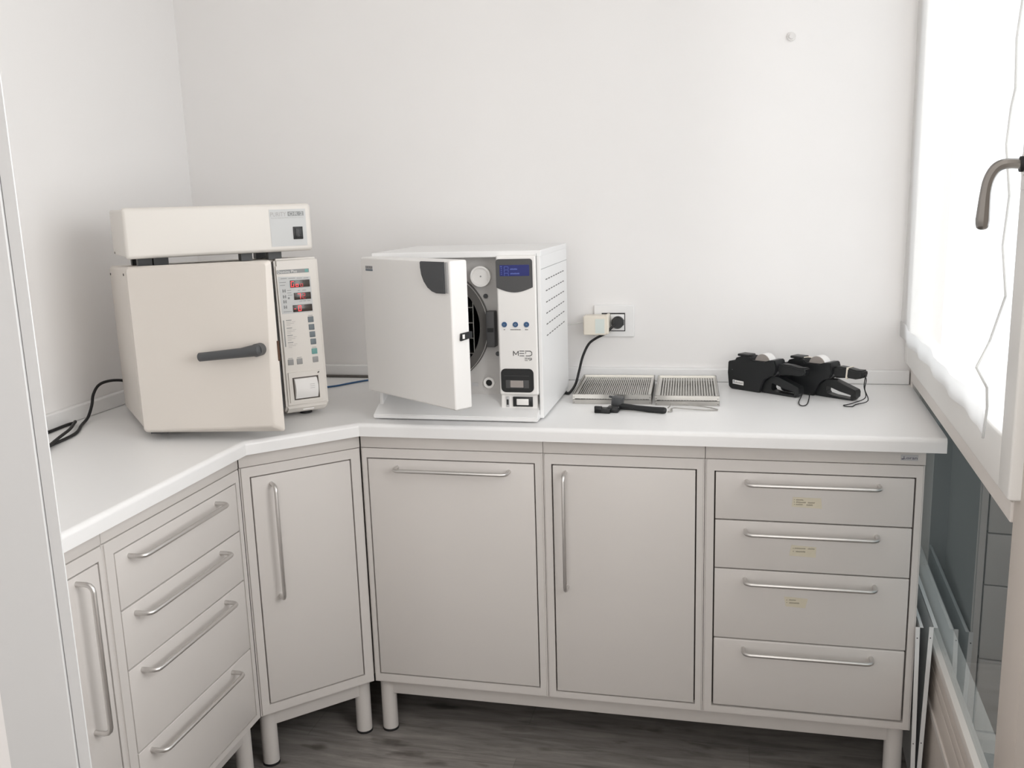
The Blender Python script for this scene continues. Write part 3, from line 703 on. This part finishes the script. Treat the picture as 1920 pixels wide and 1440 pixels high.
    def rrect(x0, x1, z0, z1, r, yy, n=6):
        out = []
        for cx_, cz_, a0 in ((x1 - r, z1 - r, 0), (x0 + r, z1 - r, 90), (x0 + r, z0 + r, 180), (x1 - r, z0 + r, 270)):
            for k in range(n + 1):
                a = math.radians(a0 + 90 * k / n); out.append((cx_ + r * math.cos(a), yy, cz_ + r * math.sin(a)))
        return out
    b = B(); b.prism(rrect(1.1712, 1.2552, .9730, 1.0335, .012, -.5555), (0, -.0030, 0), 0, bev=.0008)
    pw = b.build('printer_window', BLACK, col, **kw)
    b = B(); b.box(1.1834, 1.2430, -.5590, -.5584, .9840, 1.0045, 0); b.box(1.1940, 1.2290, -.5594, -.5590, .9860, 1.0035, 1); b.box(1.1945, 1.1955, -.5597, -.5590, .984, 1.006, 2); b.box(1.2290, 1.2300, -.5597, -.5590, .984, 1.006, 2)
    b.box(1.1800, 1.2440, -.5590, -.5584, 1.0150, 1.0158, 0)
    b.build('printer_insert', [DGREY, CORE, BLACK], pw, **kw)
    # base tray with sloping lip
    b = B(); b.prism([(.8316, -.585, .9035), (.8316, -.585, .9140), (.8316, -.574, .9190), (.8316, -.500, .9540), (.8316, -.172, .9540), (.8316, -.172, .9035)], (.4370, 0, 0), 0, bev=.002, seg=2)
    base = b.build('base_tray', WHITEM, root, **kw)
    b = B(); b.prism([(1.1680, -.550, .927), (1.1680, -.546, .9655), (1.1680, -.500, .9655), (1.1680, -.500, .927)], (.0940, 0, 0), 0, bev=.001)
    b.build('switch_plate', WHITEP, base, **kw)
    b = B(); b.box(1.1990, 1.2500, -.553, -.5475, .9350, .9600, 0, bev=.0008, seg=2); b.box(1.2090, 1.2400, -.5555, -.5530, .9395, .9555, 1, bev=.001, seg=2)
    b.build('rocker_switch', [BLACK, WHITEP], base, **kw)
    b = B(); b.box(1.1810, 1.1890, -.5515, -.5475, .9330, .9600, 0, bev=.0008, seg=2); b.box(1.1825, 1.1875, -.5522, -.5515, .9390, .9530, 1)
    b.build('usb_port', [PLATE, BLACK], base, **kw)
    for x, yy in ((.87, -.55), (1.23, -.55), (.87, -.21), (1.23, -.21)):
        B().cyl((x, yy, .9002), (x, yy, .9045), .012, 20).build('foot', RUBBER, root, **kw)
    # door
    hx, hy, phi, w_, th = .8155, -.570, .6215, .3724, .050
    Mx = Matrix(((math.cos(phi), math.sin(phi), 0, hx), (-math.sin(phi), math.cos(phi), 0, hy), (0, 0, 1, 0), (0, 0, 0, 1)))
    door = B().box(0, w_, 0, th, .9743, 1.3198, bev=.005, seg=4, M=Mx).build('door', WHITEP, root, wn=True, **kw)
    b = B(); b.box(.03, .335, th - .001, th + .004, 1.00, 1.29, M=Mx); b.cyl(Mx @ Vector((.185, th + .003, 1.135)), Mx @ Vector((.185, th + .018, 1.135)), .115, 48)
    b.build('inner_door_disc', GREYPL, door, **kw)
    yy = -.0002
    poly = [(.2640, yy, 1.3165), (.2645, yy, 1.3020), (.2680, yy, 1.2850), (.2770, yy, 1.2690), (.2900, yy, 1.2565), (.3060, yy, 1.2485), (.3220, yy, 1.2450), (.3560, yy, 1.2455), (.3560, yy, 1.3170)]
    g = B().prism(poly, (0, -.006, 0), 0, bev=.0018, M=Mx)
    g.box(.3540, .3650, -.0035, .001, 1.2465, 1.3165, 1, bev=.002, M=Mx)
    g.build('door_grip', [MGREY, BTNG], door, **kw)
    g = B(); g.box(.0235, .0560, -.0007, 0, 1.2865, 1.2990, 1, M=Mx); g.text('EURONDA', .0310, .0058, Mx @ Matrix.Translation((.0243, -.0007, 1.2925)), 0)
    g.box(.0235, .0560, -.0009, -.0006, 1.2865, 1.2910, 2, M=Mx)
    g.build('maker_badge', [INK, PLATE, BLUEG], door, **kw)
    g = B(); g.prism([(w_ + .001, .018, 1.1360), (w_ + .001, .052, 1.1410), (w_ + .001, .052, 1.1560), (w_ + .001, .020, 1.1535)], (.006, 0, 0), 0, bev=.001, M=Mx)
    g.box(w_ + .0071, w_ + .0076, .0225, .0290, 1.1410, 1.1510, 1, M=Mx)
    g.build('latch_hook', [BLACK, WHITEP], door, **kw)
    for z in (1.02, 1.27): B().cyl((.838, -.535, z - .02), (.838, -.535, z + .02), .006, 16).build('hinge', CHROME, root, **kw)
right_autoclave()

# ------------------------------------------------------------------ outlet, plugs and cables
o = thing('wall_outlet', 'white rectangular socket plate on the back wall behind the black cord', 'wall outlet', (1.393, 0, 1.0345))
b = B(); b.box(1.3317, 1.4547, -.009, -.0003, 1.0345, 1.132, bev=.003); pl = b.build('cover_plate', WHITEM, o, world=True, wn=True)
b = B(); b.box(1.3560, 1.4270, -.0105, -.0088, 1.0520, 1.1080, 0); b.build('socket_surround', INK, o, world=True)
b = B(); b.box(1.3580, 1.3800, -.0125, -.0100, 1.0550, 1.1040, 0, bev=.001, seg=2); b.box(1.3830, 1.4245, -.0125, -.0100, 1.0550, 1.1040, 0, bev=.001, seg=2); b.build('socket_insert', WHITEM, o, world=True)
o = thing('power_plug', 'round black power plug with thick black cord running behind the white autoclave', 'power plug', (1.4055, -.013, 1.080))
b = B(); b.cyl((1.4055, -.0128, 1.0805), (1.4055, -.030, 1.0805), .0185, 32); b.cyl((1.4055, -.030, 1.0805), (1.4055, -.040, 1.0805), .0180, 32, r2=.013); b.box(1.3870, 1.4240, -.020, -.0128, 1.071, 1.089, bev=.002)
b.build('plug_body', BLACK, o, world=True)
b = B(); b.tube([(1.4040, -.034, 1.0790), (1.3900, -.045, 1.068), (1.3740, -.048, 1.0520), (1.3400, -.045, 1.0340), (1.3190, -.045, 1.0160), (1.3020, -.050, .980), (1.2960, -.080, .945), (1.2930, -.130, .914), (1.2900, -.200, .9045), (1.262, -.285, .9045)][:9] + [(1.2835, -.235, .9043), (1.262, -.160, .9043)], .0038, 10, smooth=5)
b.build('cord', RUBBER, o, world=True)
o = thing('power_adapter', 'small ivory power adapter with pale label plugged in beside the black plug', 'power adapter', (1.345, -.013, 1.047))
b = B(); b.box(1.3065, 1.3750, -.062, -.0160, 1.0470, 1.1050, bev=.004); b.box(1.3720, 1.3830, -.058, -.0126, 1.0490, 1.1075, bev=.004); b.build('adapter_body', ADAPT, o, world=True, wn=True)
B().box(1.3430, 1.3710, -.0632, -.0620, 1.0530, 1.0960).build('rating_label', LABELP, o, world=True)
b = B(); b.tube([(1.3070, -.045, 1.0840), (1.2980, -.046, 1.0835), (1.2800, -.048, 1.0800), (1.2500, -.050, 1.0720), (1.22, -.06, 1.05)], .0016, 8, smooth=4); b.build('cord', CORDW, o, world=True)

b = B(); b.tube([(.088, -.520, .972), (.066, -.548, .986), (.052, -.585, .991), (.050, -.6249, .9870), (.050, -.6509, .966), (.052, -.664, .940), (.056, -.690, .912), (.078, -.745, .9046), (.127, -.835, .9042), (.146, -.952, .9042), (.166, -1.08, .9042), (.160, -1.22, .9042), (.100, -1.24, .9042), (.062, -1.10, .9042), (.048, -.960, .9042), (.042, -.8275, .9042), (.034, -.748, .9042), (.040, -.724, .9050), (.056, -.742, .9120), (.100, -.815, .9125), (.136, -.900, .9125), (.185, -1.05, .9042), (.25, -1.30, .9042)], .0040, 10, smooth=5)
b.build('power_cord', RUBBER, autoclave_left, world=True)
b = B(); b.tube([(.36, -.27, .9032), (.45, -.235, .9032), (.5351, -.190, .9032), (.575, -.132, .9032), (.6144, -.0804, .9032), (.68, -.045, .9032), (.80, -.040, .9032)], .0028, 8, smooth=5)
tag(origin(b.build('blue_hose', BLUEC), (.57, -.14, .9)), 'thin blue tube lying on the worktop between the two autoclaves', 'hose')
b = B(); b.tube([(.24, -.0235, .9045), (.5, -.0235, .9045), (.7, -.0235, .9045), (.95, -.0235, .9045)], .0042, 8)
tag(origin(b.build('grey_cable', GREYC), (.57, -.024, .9)), 'dark grey cable lying along the foot of the back upstand', 'cable')
b = B(); b.ring((1.8879, -.0005, 1.8694), (0, -1, 0), .006, .0115, .006, 24); b.cyl((1.8879, -.0005, 1.8694), (1.8879, -.012, 1.8694), .0065, 20)
tag(origin(b.build('wall_hook', CLEAR), (1.8879, 0, 1.8694)), 'tiny translucent knob stuck high on the back wall', 'hook')

# ------------------------------------------------------------------ instrument trays
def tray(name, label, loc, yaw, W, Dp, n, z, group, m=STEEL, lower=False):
    root = thing(name, label, 'tray', (loc[0], loc[1], z), (0, 0, yaw), group)
    t = .0009; h = .0122
    b = B(); b.box(0, W, 0, t, 0, h); b.box(0, W, Dp - t, Dp, 0, h); b.box(0, t, 0, Dp, 0, h); b.box(W - t, W, 0, Dp, 0, h)
    b.box(0, W, 0, .0035, h - .0008, h); b.box(0, W, Dp - .0035, Dp, h - .0008, h); b.box(0, .0035, 0, Dp, h - .0008, h); b.box(W - .0035, W, 0, Dp, h - .0008, h)
    for x in (.004, W - .004): b.cyl((x, -.0006, .004), (x, .0005, .004), .0011, 8, 1)
    if not lower:
        for x in (.0, W - .006):
            for y in (0, Dp - .006): b.box(x, x + .006, y, y + .006, -.0020, .0002)
    b.build('rim', [m, INK], root)
    b = B(); zz = .0070 if not lower else .002
    b.box(t, W - t, t, .022, zz, zz + .0012); b.box(t, W - t, Dp - .022, Dp - t, zz, zz + .0012)
    b.box(t, .010, .022, Dp - .022, zz, zz + .0012); b.box(W - .010, W - t, .022, Dp - .022, zz, zz + .0012)
    p = (W - .02) / n
    for k in range(n): b.box(.010 + k * p, .010 + k * p + p * .52, .022, Dp - .022, zz, zz + .0012)
    b.build('slotted_base', m, root)
ta = math.radians(2.3)
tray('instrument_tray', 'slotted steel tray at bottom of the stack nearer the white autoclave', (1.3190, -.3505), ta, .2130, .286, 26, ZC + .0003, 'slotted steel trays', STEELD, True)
tray('instrument_tray', 'slotted steel tray on top of the stack nearer the white autoclave', (1.3185, -.3500), ta, .2130, .286, 34, ZC + .0147, 'slotted steel trays')
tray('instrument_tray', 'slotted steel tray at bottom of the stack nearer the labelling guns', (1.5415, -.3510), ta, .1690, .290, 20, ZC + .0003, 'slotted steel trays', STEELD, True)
tray('instrument_tray', 'slotted steel tray on top of the stack nearer the labelling guns', (1.5410, -.3500), ta, .1690, .290, 21, ZC + .0147, 'slotted steel trays')

# black tray gripper and steel tongs in front of the trays
o = thing('tray_gripper', 'black plastic tray gripper with angled head lying before the trays', 'tray gripper', (1.49, -.43, ZC))
b = B(); b.tube([(1.4560, -.4150, .9090), (1.4700, -.4180, .9100), (1.5000, -.4260, .9090), (1.5400, -.4370, .9080), (1.5700, -.4455, .9085), (1.5770, -.4475, .9085)], [.0075, .0085, .0075, .0080, .0085, .0060], 12, smooth=3)
b.build('grip', BLACK, o, world=True)
b = B(); b.box(-.014, .014, -.010, .014, .0, .030, 0, bev=.002, M=Matrix.Translation((1.4460, -.4060, .9040)) @ Euler((0, .12, -.25)).to_matrix().to_4x4())
b.box(-.024, -.010, -.004, .002, .024, .029, 0, M=Matrix.Translation((1.4460, -.4060, .9040)) @ Euler((0, .12, -.25)).to_matrix().to_4x4())
b.build('upper_jaw', MGREY, o, world=True)
b = B(); Mj = Matrix.Translation((1.4240, -.4500, .9003)) @ Euler((0, 0, -.12)).to_matrix().to_4x4()
b.box(-.030, .012, -.012, .016, .0, .012, 0, bev=.002, M=Mj); b.box(-.030, -.010, -.012, -.003, .0, .018, 0, bev=.002, M=Mj); b.box(.000, .030, .000, .030, .0, .014, 0, bev=.002, M=Mj)
b.build('lower_jaw', BLACK, o, world=True)
o = thing('steel_tongs', 'thin steel tongs lying beside the black gripper before the right trays', 'tongs', (1.64, -.40, ZC))
b = B()
for pts in ([(1.5800, -.4300, .9020), (1.5905, -.4270, .9020), (1.5925, -.4050, .9060), (1.6200, -.4020, .9040), (1.6700, -.4040, .9022), (1.7066, -.4020, .9018)],
            [(1.5780, -.3920, .9020), (1.5860, -.3880, .9100), (1.5900, -.3740, .9120), (1.6300, -.3730, .9080), (1.6800, -.3790, .9040), (1.7066, -.3990, .9030)]):
    b.tube(pts, .0014, 8, smooth=4)
b.box(1.5860, 1.5900, -.4290, -.3900, .9008, .9030, 0)
b.build('tong_arms', STEELD, o, world=True)

# ------------------------------------------------------------------ labelling guns
dG = Vector((.7956, -.6058, 0)); nG = Vector((.6058, .7956, 0))
def gun(name, label, base, second):
    yaw = math.atan2(dG.y, dG.x)
    root = thing(name, label, 'label gun', (base[0], base[1], ZC), (0, 0, yaw), 'black labelling guns')
    T = .048
    def P(pts, t0=0): return [(s, t0, z) for s, z in pts]
    body = [(-.0050, .0796), (.0195, .0840), (.0200, .0915), (.0405, .0985), (.0700, .0980), (.0720, .0900), (.1180, .0905), (.1330, .0960), (.1500, .0975), (.1545, .0850), (.1560, .0700), (.1500, .0560), (.1340, .0500), (.1180, .0380), (.1100, .0200), (.1040, .0015), (.0060, .0008), (-.0020, .0060), (-.0065, .0457)]
    bd = B().prism(P(body), (0, T, 0), bev=.0022, seg=2)
    bd.box(.0225, .060, .006, T - .006, .0965, .1035, bev=.0025); bd.box(.010, .0112, -.0006, .001, .056, .0572, 1)
    bd = bd.build('body', [BLACK, PLATE], root)
    # paper roll in its cradle
    b = B(); b.cyl((.1040, .010, .0850), (.1040, .012, .0850), .0240, 40, 1); b.cyl((.1040, .0122, .0850), (.1040, .0400, .0850), .0250, 40, 0)
    b.build('label_roll', [PAPER, CORE], bd)
    b = B(); b.tube([(.062, .014, .101), (.075, .014, .104), (.088, .016, .103)], .0016, 6); b.build('feed_lever', ADAPT if second else DGREY, bd)
    grip = [(.1480, .0840), (.1700, .0885), (.1950, .0875), (.2180, .0840), (.2390, .0850), (.2405, .0700), (.2370, .0640), (.2180, .0590), (.1950, .0600), (.1790, .0580), (.1620, .0560), (.1500, .0600)]
    gp = B().prism(P(grip, .010), (0, .028, 0), bev=.004, seg=3).build('grip', MGREY if False else BLACK, root)
    if second:
        B().prism(P([(.1935, .0890), (.1975, .0890), (.1950, .0575), (.1910, .0575)], .0088), (0, .0304, 0)).build('elastic_band', ADAPT, gp)
    outer = [(.1120, .0300), (.1360, .0500), (.1560, .0510), (.1700, .0460), (.2187, .0300), (.2215, .0240), (.2210, .0110), (.2120, .0012), (.1900, .0004), (.1350, .0004), (.1040, .0010)]
    hole = [(.1350, .0300), (.1340, .0160), (.1380, .0110), (.1560, .0075), (.2060, .0050), (.2070, .0150), (.1760, .0205), (.1560, .0260), (.1400, .0310)]
    B().prism(P(outer, .012), (0, .024, 0), holes=[P(hole, .012)], bev=0).build('squeeze_lever', BLACK, root)
    B().prism(P([(.1440, .0510), (.1600, .0640), (.1560, .0680), (.1480, .0600)], .0085), (0, .030, 0), bev=.001).build('trigger', MGREY, root)
    b = B(); b.prism(P([(.0129, .0162), (.0500, .0150), (.0498, .0262), (.0129, .0276)], -.0001), (0, -.0006, 0), 0)
    b.box(.0150, .0195, -.0011, -.0007, .0180, .0258, 1); b.box(.0160, .0185, -.0013, -.0011, .0195, .0220, 0)
    for k, hh in enumerate((.0040, .0055, .0040, .0040, .0048, .0040, .0040, .0055)): b.box(.0215 + k * .0034, .0239 + k * .0034, -.0011, -.0007, .0185, .0185 + hh, 2)
    b.build('maker_sticker', [PAPER, BLUEG, LINEG], bd)
    return root
g1 = gun('label_gun', 'black labelling gun nearer the steel trays, white sticker fully visible', (1.7353, -.1053), False)
g2 = gun('label_gun', 'black labelling gun behind the other, with pale band on its grip', (1.8775, -.1330), True)
# wrist straps
b = B(); b.tube([(1.9300, -.215, .912), (1.9240, -.235, .904), (1.9150, -.285, .9022), (1.9150, -.318, .9022), (1.9210, -.3310, .9022), (1.9300, -.322, .9022), (1.9370, -.295, .9022), (1.9450, -.240, .904), (1.947, -.222, .912)], .0013, 8, smooth=5)
st = b.build('wrist_strap', RUBBER, g2, world=True)
e = Vector((1.8775, -.1330, ZC)) + dG * .2385 + nG * .024
b = B(); b.tube([e + Vector((0, 0, .072)), e + Vector((.003, -.003, .058)), e + Vector((.000, -.006, .035)), e + Vector((.004, -.040, .012)), (2.0560, -.3030, .9022), (2.0440, -.3270, .9022), (2.0280, -.3270, .9022), (2.0240, -.3150, .9022), (2.0340, -.3060, .9022), (2.0520, -.2950, .905), e + Vector((-.001, -.030, .018)), e + Vector((-.002, -.004, .042)), e + Vector((.001, -.001, .068))], .0013, 8, smooth=5)
b.build('wrist_strap', RUBBER, g2, world=True)

# ------------------------------------------------------------------ spare metal panels beside the drawers
def spare_panel(label, xt, xb, yf, yb, zt, W=.0085, top=.016):
    """flanged sheet leaning a little: xt top x, xb bottom x at the front edge"""
    root = thing('metal_panel', label, 'metal panel', (xb, yf, 0), (0, 0, -math.atan(K)), 'spare flanged metal panels')
    b = B(); dz = zt; lean = (xt - xb) / dz
    L = abs(yb - yf)
    sh = Matrix(((1, 0, lean, 0), (0, 1, 0, 0), (0, 0, 1, 0), (0, 0, 0, 1)))
    b.box(0, .0011, 0, L, .001, zt, M=sh)
    b.box(-W, .0011, -.0010, 0, .001, zt - .0005, M=sh)
    b.box(0, top, -.0010, L, zt - .0010, zt, M=sh)
    for z in (zt - .028, .14): b.cyl(sh @ Vector((-W / 2, -.0016, z)), sh @ Vector((-W / 2, -.0008, z)), .0015, 12, 1)
    b.build('sheet', [PANELM, INK], root)
spare_panel('thin white flanged metal panel standing against the labelled drawer cabinet', 2.1752, 2.1835, -.6185, -.06, .441, top=.0085)
spare_panel('thin white flanged metal panel leaning beside the dark lower window pane', 2.2062, 2.1965, -.612, -.06, .441, top=.0100)
